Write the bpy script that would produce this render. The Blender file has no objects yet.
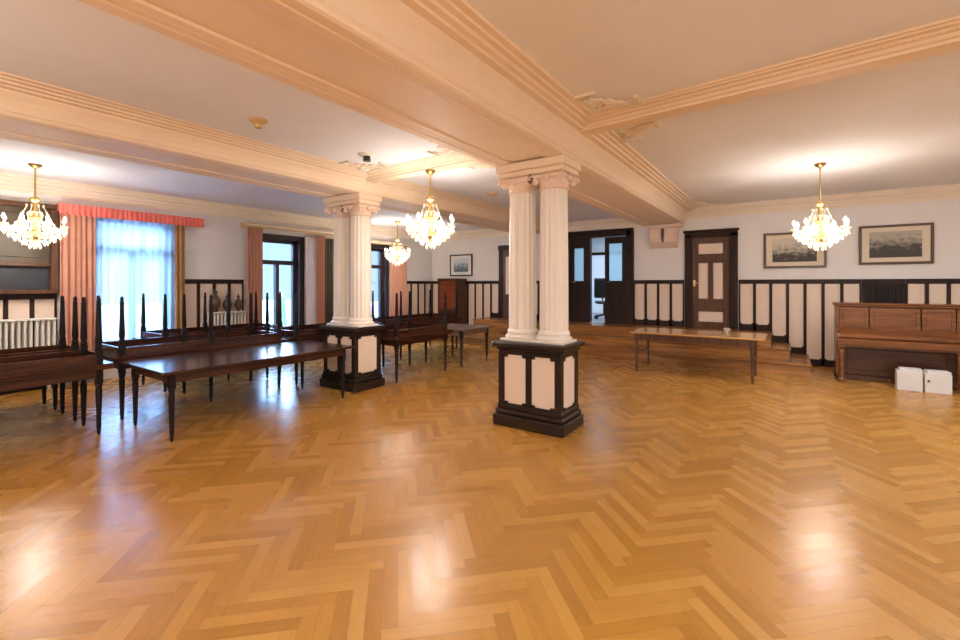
import bpy, math, random
from mathutils import Vector
random.seed(7)
C = bpy.context.scene.collection
PI = math.pi

# ------------------------------------------------------------------ materials
def nt(name):
    m = bpy.data.materials.new(name); m.use_nodes = True
    n = m.node_tree.nodes; l = m.node_tree.links
    return m, n, l, n['Principled BSDF']

def sset(b, **k):
    for a, v in k.items():
        a = a.replace('_', ' ')
        if a in b.inputs: b.inputs[a].default_value = v

def col4(c): return (c[0], c[1], c[2], 1)

def plain(name, c, rough=.5, metal=0., var=.06, scale=6., bump=0., **k):
    m, n, l, b = nt(name)
    tc = n.new('ShaderNodeTexCoord')
    nz = n.new('ShaderNodeTexNoise'); nz.inputs['Scale'].default_value = scale; nz.inputs['Detail'].default_value = 4
    l.new(tc.outputs['Object'], nz.inputs['Vector'])
    mx = n.new('ShaderNodeMix'); mx.data_type = 'RGBA'
    mx.inputs['A'].default_value = col4([max(0, v*(1-var)) for v in c]); mx.inputs['B'].default_value = col4([min(1, v*(1+var)) for v in c])
    l.new(nz.outputs['Fac'], mx.inputs['Factor']); l.new(mx.outputs['Result'], b.inputs['Base Color'])
    if bump:
        bp = n.new('ShaderNodeBump'); bp.inputs['Strength'].default_value = bump; bp.inputs['Distance'].default_value = .01
        n2 = n.new('ShaderNodeTexNoise'); n2.inputs['Scale'].default_value = scale*8
        l.new(tc.outputs['Object'], n2.inputs['Vector']); l.new(n2.outputs['Fac'], bp.inputs['Height']); l.new(bp.outputs['Normal'], b.inputs['Normal'])
    sset(b, Roughness=rough, Metallic=metal, **k)
    return m

def wood(name, c1, c2, rough=.35, axis=1, scale=1., coat=0.):
    m, n, l, b = nt(name)
    tc = n.new('ShaderNodeTexCoord'); mp = n.new('ShaderNodeMapping')
    s = [22*scale]*3; s[axis] = 1.3*scale
    mp.inputs['Scale'].default_value = s
    nz = n.new('ShaderNodeTexNoise'); nz.inputs['Scale'].default_value = 1.; nz.inputs['Detail'].default_value = 6; nz.inputs['Distortion'].default_value = .6
    rp = n.new('ShaderNodeValToRGB'); rp.color_ramp.elements[0].position = .32; rp.color_ramp.elements[1].position = .7
    rp.color_ramp.elements[0].color = col4(c1); rp.color_ramp.elements[1].color = col4(c2)
    l.new(tc.outputs['Object'], mp.inputs['Vector']); l.new(mp.outputs['Vector'], nz.inputs['Vector'])
    l.new(nz.outputs['Fac'], rp.inputs['Fac']); l.new(rp.outputs['Color'], b.inputs['Base Color'])
    sset(b, Roughness=rough); b.inputs['Specular IOR Level'].default_value = .22 if max(c2) < .1 else .45; b.inputs['Coat Weight'].default_value = coat; b.inputs['Coat Roughness'].default_value = .15
    return m

def parquet():
    m, n, l, b = nt('herringbone_parquet')
    def M(op, a, bb=None, c=None):
        x = n.new('ShaderNodeMath'); x.operation = op
        for i, v in enumerate((a, bb, c)):
            if v is None: continue
            if isinstance(v, (int, float)): x.inputs[i].default_value = v
            else: l.new(v, x.inputs[i])
        return x.outputs[0]
    geo = n.new('ShaderNodeNewGeometry'); sp = n.new('ShaderNodeSeparateXYZ'); l.new(geo.outputs['Position'], sp.inputs[0])
    X, Y = sp.outputs['X'], sp.outputs['Y']
    W, N = .078, 7
    k = 1/(W*math.sqrt(2))
    u = M('MULTIPLY', M('ADD', X, Y), k); v = M('MULTIPLY', M('SUBTRACT', Y, X), k)
    i = M('FLOOR', u); j = M('FLOOR', v); fu = M('FRACT', u); fv = M('FRACT', v)
    kk = M('FLOORED_MODULO', M('ADD', M('SUBTRACT', i, j), .5), 2*N)
    kk = M('FLOOR', kk)
    hor = M('LESS_THAN', kk, N-.5)
    posH = M('ADD', kk, fu)
    r = M('SUBTRACT', 2*N-1, kk); posV = M('ADD', r, fv)
    def mixf(h, vv): return M('ADD', M('MULTIPLY', hor, h), M('MULTIPLY', M('SUBTRACT', 1, hor), vv))
    pos = mixf(posH, posV); cross = mixf(fv, fu)
    ida = mixf(M('SUBTRACT', i, kk), M('ADD', i, 311)); idb = mixf(j, M('SUBTRACT', j, r))
    cb = n.new('ShaderNodeCombineXYZ'); l.new(ida, cb.inputs[0]); l.new(idb, cb.inputs[1])
    wn = n.new('ShaderNodeTexWhiteNoise'); wn.noise_dimensions = '2D'; l.new(cb.outputs[0], wn.inputs['Vector'])
    # grain along the plank
    gv = n.new('ShaderNodeCombineXYZ')
    l.new(M('ADD', M('MULTIPLY', pos, .35), M('MULTIPLY', ida, 3.7)), gv.inputs[0])
    l.new(M('ADD', M('MULTIPLY', cross, 5.), M('MULTIPLY', idb, 9.1)), gv.inputs[1])
    gn = n.new('ShaderNodeTexNoise'); gn.inputs['Scale'].default_value = 1.; gn.inputs['Detail'].default_value = 5; gn.inputs['Distortion'].default_value = .5
    l.new(gv.outputs[0], gn.inputs['Vector'])
    f = M('ADD', M('MULTIPLY', wn.outputs['Value'], .50), M('MULTIPLY', gn.outputs['Fac'], .58))
    rp = n.new('ShaderNodeValToRGB'); e = rp.color_ramp.elements
    e[0].position = .1; e[0].color = (.32, .142, .022, 1)
    e[1].position = .95; e[1].color = (.56, .295, .066, 1)
    q = e.new(.5); q.color = (.45, .208, .034, 1)
    l.new(f, rp.inputs['Fac'])
    # joints
    dc = M('MINIMUM', cross, M('SUBTRACT', 1, cross)); dl = M('MINIMUM', pos, M('SUBTRACT', N, pos))
    edge = M('LESS_THAN', M('MINIMUM', dc, dl), .022)
    mx = n.new('ShaderNodeMix'); mx.data_type = 'RGBA'; mx.inputs['B'].default_value = (.16, .07, .02, 1)
    l.new(M('MULTIPLY', edge, .4), mx.inputs['Factor']); l.new(rp.outputs['Color'], mx.inputs['A']); l.new(mx.outputs['Result'], b.inputs['Base Color'])
    # sheen variation
    ns = n.new('ShaderNodeTexNoise'); ns.inputs['Scale'].default_value = 1.2; l.new(geo.outputs['Position'], ns.inputs['Vector'])
    l.new(M('ADD', M('MULTIPLY', ns.outputs['Fac'], .1), M('ADD', .19, M('MULTIPLY', wn.outputs['Value'], .06))), b.inputs['Roughness'])
    bp = n.new('ShaderNodeBump'); bp.inputs['Strength'].default_value = .12; bp.inputs['Distance'].default_value = .004
    l.new(M('ADD', M('MULTIPLY', gn.outputs['Fac'], .3), M('MULTIPLY', wn.outputs['Value'], .05)), bp.inputs['Height']); l.new(bp.outputs['Normal'], b.inputs['Normal'])
    b.inputs['Specular IOR Level'].default_value = .5
    return m

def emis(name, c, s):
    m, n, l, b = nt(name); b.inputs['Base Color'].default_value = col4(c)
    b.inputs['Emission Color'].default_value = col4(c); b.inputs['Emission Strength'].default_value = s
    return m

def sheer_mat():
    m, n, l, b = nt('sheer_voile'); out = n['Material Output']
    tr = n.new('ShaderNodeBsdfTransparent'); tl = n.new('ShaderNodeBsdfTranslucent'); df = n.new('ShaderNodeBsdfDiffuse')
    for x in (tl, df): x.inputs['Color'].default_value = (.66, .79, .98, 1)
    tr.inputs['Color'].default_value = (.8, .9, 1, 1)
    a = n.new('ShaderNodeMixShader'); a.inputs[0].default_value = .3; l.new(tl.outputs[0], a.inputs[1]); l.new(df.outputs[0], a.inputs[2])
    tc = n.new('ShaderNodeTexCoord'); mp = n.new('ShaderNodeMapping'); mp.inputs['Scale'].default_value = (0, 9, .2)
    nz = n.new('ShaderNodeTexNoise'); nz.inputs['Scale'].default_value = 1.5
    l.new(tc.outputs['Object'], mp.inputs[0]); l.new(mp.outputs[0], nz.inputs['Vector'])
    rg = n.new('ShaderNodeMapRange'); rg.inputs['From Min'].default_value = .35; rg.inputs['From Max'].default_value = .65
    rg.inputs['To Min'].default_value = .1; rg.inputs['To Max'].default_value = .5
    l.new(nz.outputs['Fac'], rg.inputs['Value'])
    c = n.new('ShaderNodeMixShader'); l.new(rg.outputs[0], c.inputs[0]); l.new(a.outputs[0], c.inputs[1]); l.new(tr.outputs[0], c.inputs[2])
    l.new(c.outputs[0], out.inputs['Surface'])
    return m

def glass_mat(name='window_glass', c=(1, 1, 1)):
    m, n, l, b = nt(name); out = n['Material Output']
    tr = n.new('ShaderNodeBsdfTransparent'); gl = n.new('ShaderNodeBsdfGlossy'); gl.inputs['Roughness'].default_value = .03
    tr.inputs['Color'].default_value = col4(c)
    fr = n.new('ShaderNodeFresnel'); fr.inputs['IOR'].default_value = 1.45
    mx = n.new('ShaderNodeMixShader'); l.new(fr.outputs[0], mx.inputs[0]); l.new(tr.outputs[0], mx.inputs[1]); l.new(gl.outputs[0], mx.inputs[2])
    l.new(mx.outputs[0], out.inputs['Surface'])
    return m

def frosted():
    m, n, l, b = nt('frosted_glass'); out = n['Material Output']
    tr = n.new('ShaderNodeBsdfTransparent'); tl = n.new('ShaderNodeBsdfTranslucent'); tl.inputs['Color'].default_value = (.75, .88, .95, 1)
    tr.inputs['Color'].default_value = (.75, .88, .95, 1)
    mx = n.new('ShaderNodeMixShader'); mx.inputs[0].default_value = .5
    l.new(tl.outputs[0], mx.inputs[1]); l.new(tr.outputs[0], mx.inputs[2]); l.new(mx.outputs[0], out.inputs['Surface'])
    return m

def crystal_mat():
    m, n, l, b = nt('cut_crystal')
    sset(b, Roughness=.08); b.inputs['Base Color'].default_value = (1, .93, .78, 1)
    b.inputs['Emission Color'].default_value = (1, .83, .52, 1); b.inputs['Emission Strength'].default_value = .28  # warm emission added so the crystals seem lit by the bulbs
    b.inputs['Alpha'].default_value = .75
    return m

def print_mat(name, dark, light, seed, hz):
    m, n, l, b = nt(name)
    tc = n.new('ShaderNodeTexCoord'); sp = n.new('ShaderNodeSeparateXYZ'); l.new(tc.outputs['Object'], sp.inputs[0])
    mp = n.new('ShaderNodeMapping'); mp.inputs['Location'].default_value = (seed, 0, seed); mp.inputs['Scale'].default_value = (9, 1, 14)
    l.new(tc.outputs['Object'], mp.inputs[0])
    nz = n.new('ShaderNodeTexNoise'); nz.inputs['Scale'].default_value = 1.; nz.inputs['Detail'].default_value = 6; l.new(mp.outputs[0], nz.inputs['Vector'])
    a = n.new('ShaderNodeMath'); a.operation = 'MULTIPLY_ADD'; l.new(sp.outputs['Z'], a.inputs[0]); a.inputs[1].default_value = 4.5; a.inputs[2].default_value = hz
    s = n.new('ShaderNodeMath'); s.operation = 'ADD'; l.new(a.outputs[0], s.inputs[0])
    k = n.new('ShaderNodeMath'); k.operation = 'MULTIPLY_ADD'; l.new(nz.outputs['Fac'], k.inputs[0]); k.inputs[1].default_value = 2.6; k.inputs[2].default_value = -1.3
    l.new(k.outputs[0], s.inputs[1])
    rp = n.new('ShaderNodeValToRGB'); rp.color_ramp.elements[0].color = col4(dark); rp.color_ramp.elements[1].color = col4(light)
    l.new(s.outputs[0], rp.inputs[0]); l.new(rp.outputs[0], b.inputs['Base Color']); sset(b, Roughness=.6)
    return m

PLASTER = plain('wall_plaster', (.82, .79, .78), .8, var=.03, scale=2)
CEIL = plain('ceiling_plaster', (.84, .84, .88), .85, var=.05, scale=1.5)
STUCCO = plain('peach_stucco', (.86, .69, .52), .6, var=.05, scale=4)
STUCCO2 = plain('pale_peach_stucco', (.87, .76, .62), .6, var=.05, scale=4)
PINKST = plain('pink_stucco', (.82, .64, .52), .6, var=.05, scale=4)
COLM = plain('column_paint', (.84, .77, .69), .4, var=.04, scale=5)
CREAM = plain('cream_panel_paint', (.80, .64, .52), .5, var=.04, scale=4)
DARK = wood('dark_stained_oak', (.014, .006, .005), (.04, .016, .011), .45, axis=2, scale=1.5)
DARKH = wood('dark_oak_pedestal', (.010, .006, .005), (.035, .018, .013), .3, axis=0, coat=.12)
DOORW = wood('brown_door_wood', (.055, .020, .008), (.13, .050, .018), .4, axis=2)
TABW = wood('mahogany_table', (.02, .007, .005), (.085, .026, .012), .22, axis=1, coat=.35)
TABLEG = wood('dark_turned_wood', (.006, .004, .004), (.02, .010, .010), .5, axis=2)
OAK = wood('honey_oak_table', (.38, .19, .06), (.60, .34, .13), .25, axis=0, coat=.4)
OAKD = wood('brown_oak_legs', (.06, .022, .01), (.14, .055, .02), .4, axis=2)
STEPW = wood('step_planks', (.20, .075, .018), (.46, .20, .055), .25, axis=0, scale=.7)
PIANO = wood('walnut_piano', (.11, .036, .009), (.24, .080, .020), .25, axis=0, coat=.4)
PIANOD = wood('walnut_piano_dark', (.045, .014, .006), (.10, .034, .012), .3, axis=0)
CABW = wood('red_cabinet_wood', (.16, .035, .014), (.30, .075, .03), .35, axis=0)
FLOORM = parquet()
BRASS = plain('aged_brass', (.62, .44, .16), .28, metal=1., var=.1)
WHITEM = plain('white_enamel', (.80, .78, .74), .4, var=.02)
BULB = emis('lamp_bulb_glow', (1, .86, .62), 12)
CRYST = crystal_mat()
CURT = plain('pink_curtain_cloth', (.58, .29, .21), .85, var=.15, scale=5)
CURTO = plain('ochre_curtain_cloth', (.42, .22, .08), .85, var=.15, scale=5)
PELM = plain('coral_pelmet_cloth', (.80, .17, .14), .8, var=.1, scale=6)
GOLD = plain('ochre_pelmet', (.62, .42, .20), .6, var=.1)
OLIVE = plain('olive_brown_panel', (.065, .042, .02), .45, var=.35, scale=4)
NAVY = plain('dark_slate', (.025, .028, .04), .4, var=.2)
SHEER = sheer_mat()
GLASS = glass_mat()
FROST = frosted()
WINW = plain('dark_window_paint', (.035, .022, .025), .4)
CARD = plain('white_cardboard', (.68, .65, .63), .7, var=.04)
BLACK = plain('black_plastic', (.012, .012, .014), .45)
GOLDF = plain('gilt_brown_frame', (.09, .035, .015), .35, var=.2)
MATB = plain('cream_mount_board', (.75, .66, .50), .7, var=.03)
PASSE = plain('white_mount_board', (.78, .78, .76), .7, var=.03)
BROWNC = plain('brown_glazed_clay', (.10, .05, .03), .35, var=.25)
GREYF = plain('grey_stone_floor', (.36, .38, .42), .35)
GROUND = plain('outside_paving', (.14, .155, .17), .8, var=.2, scale=1)
HOUSE = plain('outside_render', (.62, .68, .74), .8, var=.1, scale=.5)
LEAF = plain('outside_leaves', (.08, .16, .07), .8, var=.5, scale=3)
IVORY = plain('ivory_key', (.8, .76, .66), .3)

# ------------------------------------------------------------------ mesh builder
class MB:
    def __init__(s): s.v = []; s.f = []; s.m = []; s.sm = []
    def add(s, vs, fs, mi=0, smooth=False):
        o = len(s.v); s.v += [tuple(v) for v in vs]
        for f in fs: s.f.append([o+i for i in f]); s.m.append(mi); s.sm.append(smooth)
        return s
    def box(s, x0, x1, y0, y1, z0, z1, mi=0, b=0.):
        x0, x1 = min(x0, x1), max(x0, x1); y0, y1 = min(y0, y1), max(y0, y1); z0, z1 = min(z0, z1), max(z0, z1)
        if b <= 0:
            vs = [(x, y, z) for z in (z0, z1) for y in (y0, y1) for x in (x0, x1)]
            return s.add(vs, [(0, 2, 3, 1), (4, 5, 7, 6), (0, 1, 5, 4), (2, 6, 7, 3), (0, 4, 6, 2), (1, 3, 7, 5)], mi)
        b = min(b, (x1-x0)/2.01, (y1-y0)/2.01, (z1-z0)/2.01)
        def ring(z, i):
            return [(x0+i+(b if i == 0 else 0), y0+i, z), (x1-i-(b if i == 0 else 0), y0+i, z), (x1-i, y0+i+(b if i == 0 else 0), z), (x1-i, y1-i-(b if i == 0 else 0), z),
                    (x1-i-(b if i == 0 else 0), y1-i, z), (x0+i+(b if i == 0 else 0), y1-i, z), (x0+i, y1-i-(b if i == 0 else 0), z), (x0+i, y0+i+(b if i == 0 else 0), z)]
        def ring2(z):
            return [(x0+b, y0+b, z), (x1-b, y0+b, z), (x1-b, y0+b, z), (x1-b, y1-b, z), (x1-b, y1-b, z), (x0+b, y1-b, z), (x0+b, y1-b, z), (x0+b, y0+b, z)]
        a = [(x0+b, y0+b, z0), (x1-b, y0+b, z0), (x1-b, y1-b, z0), (x0+b, y1-b, z0)]
        c = ring(z0+b, 0); d = ring(z1-b, 0)
        e = [(x0+b, y0+b, z1), (x1-b, y0+b, z1), (x1-b, y1-b, z1), (x0+b, y1-b, z1)]
        vs = a+c+d+e; fs = [(3, 2, 1, 0), (20, 21, 22, 23)]
        for q in range(8): fs.append((4+q, 4+(q+1) % 8, 12+(q+1) % 8, 12+q))
        for (r0, r1, up) in ((4, 0, False), (12, 20, True)):
            for q in range(4):
                A = r0+2*q; B = r0+2*q+1; P = r1+q; Q = r1+(q+1) % 4; N_ = r0+(2*q+2) % 8
                if up: fs += [(A, B, Q, P), (B, N_, Q)]
                else: fs += [(P, Q, B, A), (Q, N_, B)]
        return s.add(vs, fs, mi)
    def lathe(s, prof, cx=0, cy=0, n=20, mi=0, cap=True, flute=0, fd=0.):
        vs = []; fs = []
        for (r, z) in prof:
            for q in range(n):
                a = 2*PI*q/n; rr = r
                if flute: rr = r-fd*(.5+.5*math.cos(a*flute))
                vs.append((cx+rr*math.cos(a), cy+rr*math.sin(a), z))
        for k in range(len(prof)-1):
            for q in range(n):
                fs.append((k*n+q, k*n+(q+1) % n, (k+1)*n+(q+1) % n, (k+1)*n+q))
        if cap: fs += [tuple(range(n-1, -1, -1)), tuple(range((len(prof)-1)*n, len(prof)*n))]
        return s.add(vs, fs, mi, True)
    def tube(s, pts, r, n=8, mi=0, closed=False):
        pts = [Vector(p) for p in pts]; R = r if isinstance(r, (list, tuple)) else [r]*len(pts)
        vs = []; fs = []; up = Vector((0, 0, 1)); last = None
        for k, p in enumerate(pts):
            t = (pts[min(k+1, len(pts)-1)]-pts[max(k-1, 0)]).normalized()
            if last is None:
                a = t.orthogonal().normalized()
            else:
                a = (last-t*last.dot(t));  a = a.normalized() if a.length > 1e-6 else t.orthogonal().normalized()
            last = a; b_ = t.cross(a)
            for q in range(n):
                w = 2*PI*q/n; vs.append(tuple(p+(a*math.cos(w)+b_*math.sin(w))*R[k]))
        for k in range(len(pts)-1):
            for q in range(n): fs.append((k*n+q, k*n+(q+1) % n, (k+1)*n+(q+1) % n, (k+1)*n+q))
        fs += [tuple(range(n-1, -1, -1)), tuple(range((len(pts)-1)*n, len(pts)*n))]
        return s.add(vs, fs, mi, True)
    def octa(s, x, y, z, r, h, mi=0):
        vs = [(x, y, z+h)]+[(x+r*math.cos(a), y+r*math.sin(a), z+h*.15) for a in (0, PI/2, PI, 1.5*PI)]+[(x, y, z-h)]
        return s.add(vs, [(0, 1, 2), (0, 2, 3), (0, 3, 4), (0, 4, 1), (5, 2, 1), (5, 3, 2), (5, 4, 3), (5, 1, 4)], mi)
    def prof_x(s, prof, x0, x1, mi=0):      # closed profile in (y,z), extruded along x
        n = len(prof); vs = [(x0, y, z) for y, z in prof]+[(x1, y, z) for y, z in prof]
        return s.add(vs, [(i, (i+1) % n, n+(i+1) % n, n+i) for i in range(n)]+[tuple(range(n-1, -1, -1)), tuple(range(n, 2*n))], mi)
    def prof_y(s, prof, y0, y1, mi=0):      # closed profile in (x,z), extruded along y
        n = len(prof); vs = [(x, y0, z) for x, z in prof]+[(x, y1, z) for x, z in prof]
        return s.add(vs, [(i, (i+1) % n, n+(i+1) % n, n+i) for i in range(n)]+[tuple(range(n-1, -1, -1)), tuple(range(n, 2*n))], mi)
    def build(s, name, mats, parent=None, loc=None):
        me = bpy.data.meshes.new(name); me.from_pydata(s.v, [], s.f)
        for m in (mats if isinstance(mats, (list, tuple)) else [mats]): me.materials.append(m)
        me.polygons.foreach_set('material_index', s.m); me.polygons.foreach_set('use_smooth', s.sm)
        me.validate(); me.update()
        import bmesh
        bm = bmesh.new(); bm.from_mesh(me); bmesh.ops.recalc_face_normals(bm, faces=bm.faces); bm.to_mesh(me); bm.free()
        if any(s.sm):
            try: me.set_sharp_from_angle(angle=math.radians(40))
            except Exception: pass
        o = bpy.data.objects.new(name, me); C.objects.link(o)
        if parent: o.parent = parent
        if loc: o.location = loc
        return o

def tag(o, label, cat, group=None):
    o['label'] = label; o['category'] = cat
    if group: o['group'] = group
    return o
def thing(name, label, cat, loc=(0, 0, 0), rotz=0, group=None):
    o = bpy.data.objects.new(name, None); C.objects.link(o); o.empty_display_size = .1
    o.location = loc; o.rotation_euler = (0, 0, rotz)
    return tag(o, label, cat, group)
def struct(o): o['kind'] = 'structure'; return o
def sempty(name, loc=(0, 0, 0)):
    o = bpy.data.objects.new(name, None); C.objects.link(o); o.location = loc; return struct(o)
def dup(root, loc, rotz=0, label=None, group=None):
    r = root.copy(); C.objects.link(r); r.location = loc; r.rotation_euler = (0, 0, rotz)
    if label: r['label'] = label
    if group: r['group'] = group
    def rec(src, dst):
        for ch in list(src.children):
            c = ch.copy(); C.objects.link(c); c.parent = dst; rec(ch, c)
    rec(root, r)
    return r

# ------------------------------------------------------------------ room dimensions (metres)
XL, XR, YN, YF, ZC = -9.7, 4.6, -4.2, 11.3, 3.40
Z1 = .65                                  # landing height

# floor / ceiling / plain walls
struct(MB().box(XL, XR, YN, YF, -.1, 0).build('floor', FLOORM))
struct(MB().box(XL-.2, XR+.2, YN-.2, YF+.2, ZC, ZC+.15).build('ceiling', CEIL))
ZM = 3.30
struct(MB().box(XL-.2, -2.6, YN-.2, YF+.2, ZM, ZC+.01).build('ceiling_lower', CEIL))
struct(MB().box(XR, XR+.2, YN-.2, YF+.2, -.1, ZC).build('wall_right', PLASTER))
struct(MB().box(XL-.2, XR+.2, YN-.2, YN, -.1, ZC).build('wall_near', PLASTER))

# window wall with three openings
WIN = [(2.50, 3.74, .55, 2.86), (5.38, 6.45, .55, 2.72), (8.12, 9.25, .55, 2.72)]
w = MB(); y = YN
for (a, b, z0, z1) in WIN:
    w.box(XL-.3, XL, y, a, -.1, ZC); w.box(XL-.3, XL, a, b, -.1, z0); w.box(XL-.3, XL, a, b, z1, ZC); y = b
w.box(XL-.3, XL, y, YF, -.1, ZC)
struct(w.build('wall_left', PLASTER))

# far wall with the double-door opening and a single door opening
DD = (-4.92, -3.20, Z1, 2.98)
w = MB()
w.box(XL-.3, DD[0], YF, YF+.25, -.1, ZC); w.box(DD[1], XR+.2, YF, YF+.25, -.1, ZC)
w.box(DD[0], DD[1], YF, YF+.25, -.1, Z1-.02); w.box(DD[0], DD[1], YF, YF+.25, DD[3], ZC)
struct(w.build('wall_far', PLASTER))

# ------------------------------------------------------------------ wainscot
STEPX0, STEPX1 = -7.80, .33
def stairz(x):
    z = 0
    for k in range(3):
        if STEPX0+.2*k < x < STEPX1-.3*k: z = Z1/3*(k+1)
    return z
RAIL0, RAIL1 = 1.655, 1.745
def dado_far(n, xa, xb):
    t = MB()
    t.box(xa, xb, YF-.045, YF, RAIL0, RAIL1, 0, .012); t.box(xa, xb, YF-.065, YF, RAIL1-.02, RAIL1, 0)
    cnt = max(1, round((xb-xa)/.29)); p = (xb-xa)/cnt
    for q in range(cnt):
        c0 = xa+q*p; c1 = c0+p; zb = stairz((c0+c1)/2)
        z0 = min(stairz(c0+.01), stairz(c1-.01)) if q else stairz(c0+.01)
        t.box(c0, c1, YF-.035, YF, zb, zb+.13, 0)
        t.box(c0+.02, c1-.02, YF-.012, YF, zb+.13, RAIL0, 1)
        # shaped corners of the cream panel
        for (sx, cx) in ((1, c0+.026), (-1, c1-.026)):
            t.box(cx, cx+sx*.03, YF-.03, YF-.012, zb+.13, zb+.155, 0)
    for q in range(cnt+1):
        cx = xa+q*p; zb = max(stairz(cx-.03) if q else 0, stairz(cx+.03) if q < cnt else 0); zl = min(stairz(cx-.03), stairz(cx+.03))
        t.box(max(xa, cx-.027), min(xb, cx+.027), YF-.035, YF, zb, RAIL0, 0)
    return struct(t.build('trim_%d' % n, [DARK, CREAM]))
dado_far(1, XL+.02, -7.07); dado_far(2, -3.14, -1.99); dado_far(3, -.88, 1.17); dado_far(4, 1.80, XR)
dado_far(12, -6.02, -4.99)

def dado_left(n, ya, yb, top=RAIL1):
    t = MB()
    t.box(XL, XL+.045, ya, yb, top-.09, top, 0, .012); t.box(XL, XL+.065, ya, yb, top-.02, top, 0)
    t.box(XL, XL+.035, ya, yb, 0, .16, 0)
    cnt = max(1, round((yb-ya)/.29)); p = (yb-ya)/cnt
    for q in range(cnt):
        t.box(XL, XL+.012, ya+q*p+.02, ya+(q+1)*p-.02, .16, top-.09, 1)
    for q in range(cnt+1):
        cy = ya+q*p; t.box(XL, XL+.035, max(ya, cy-.027), min(yb, cy+.027), .16, top-.09, 0)
    return struct(t.build('trim_%d' % n, [DARK, CREAM]))
dado_left(5, YN, 2.06, 1.50); dado_left(6, 3.86, 5.05); dado_left(7, 7.05, 7.9); dado_left(8, 9.95, YF-.07)

# cornices
def cornice(n, kind, xa=XL, xb=XR, top=ZC):
    d = [(0, -.24), (.02, -.24), (.025, -.215), (.04, -.21), (.045, -.165), (.065, -.155), (.07, -.11), (.10, -.09), (.11, -.05), (.13, -.045), (.135, -.02), (.16, -.018), (.165, 0), (0, 0)]
    d = [(a, z+top) for a, z in d]
    m = MB()
    if kind == 'far': m.prof_x([(YF-a, z) for a, z in d], xa, xb)
    if kind == 'left': m.prof_y([(XL+a, z) for a, z in d], YN, YF)
    if kind == 'right': m.prof_y([(XR-a, z) for a, z in d], YN, YF)
    return struct(m.build('trim_%d' % n, STUCCO2))
cornice(9, 'far', -2.3); cornice(27, 'far', XL, -2.6, ZM); cornice(10, 'left', top=ZM); cornice(11, 'right')

# ------------------------------------------------------------------ ceiling beams
def beam_profile(cx, hw=.44, zs=3.05, left=(.30, .44), right=(.35, .44)):
    h = [(hw-.27, zs+.02), (hw-.25, zs+.02), (hw-.24, zs+.005), (hw-.19, zs+.005), (hw-.17, zs), (hw-.13, zs), (hw-.12, zs-.006), (hw-.10, zs-.006), (hw-.09, zs), (hw-.02, zs), (hw, zs+.012),
         (hw+.008, zs+.03), (hw, zs+.05), (hw+.012, zs+.06), (hw+.03, zs+.12), (hw+.06, zs+.19), (hw+.10, zs+.25),
         (hw+.10, zs+.268), (hw+.16, zs+.272), (hw+.17, zs+.290), (hw+.215, zs+.295), (hw+.225, zs+.315), (hw+.27, zs+.318), (hw+.28, zs+.332), (hw+.33, zs+.335), (hw+.34, ZC)]
    def side(sg, H_, w_):
        k = H_/.35
        return [(cx+sg*(a-hw+w_), z if z < zs+.035 else zs+(z-zs)*k) for a, z in h]
    return side(1, right[0], right[1])+list(reversed(side(-1, left[0], left[1])))
BX1, BX2 = -2.42, -5.80
struct(MB().prof_y(beam_profile(BX1, left=(.25, .49)), YN, YF).build('trim_13', STUCCO))
struct(MB().prof_y(beam_profile(BX2, left=(.25, .44), right=(.25, .44)), YN, YF).build('trim_14', STUCCO))
# shallow cross ribs between the beams
def rib(n, xa, xb, yc, skew=0., hw=.09, top=ZC):
    zs = top-.14; kk = .09/.14
    h = [(hw, zs), (hw+.005, zs+.03), (hw+.03, zs+.04), (hw+.05, zs+.075), (hw+.09, zs+.085), (hw+.10, zs+.10), (hw+.15, zs+.103), (hw+.16, zs+.118), (hw+.19, zs+.12), (hw+.20, ZC)]
    h = [(a, top-(top-min(z, ZC)-(ZC-top))*kk if False else top+((z if z != ZC else zs+.14)-zs-.14)*kk) for a, z in h]
    pr = [(a, z) for a, z in h]+[(-a, z) for a, z in reversed(h)]
    m = MB(); nn = len(pr)
    vs = [(xa, yc+a, z) for a, z in pr]+[(xb, yc+skew+a, z) for a, z in pr]
    m.add(vs, [(i, (i+1) % nn, nn+(i+1) % nn, nn+i) for i in range(nn)]+[tuple(range(nn)), tuple(range(nn, 2*nn))])
    return struct(m.build('trim_%d' % n, STUCCO))
rib(15, BX1+.5, XR-.2, 4.73, -.60)
rib(16, BX2+.5, BX1-.5, 4.70, top=ZM)
# dentil band under the cross rib
dt = MB()
for q in range(150):
    x = BX1+.72+q*.042; yc = 4.73-.60*(x-(BX1+.5))/(XR-.2-BX1-.5)
    dt.box(x, x+.022, yc-.175, yc-.14, 3.358, 3.378)
struct(dt.build('trim_17', STUCCO2))

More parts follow.
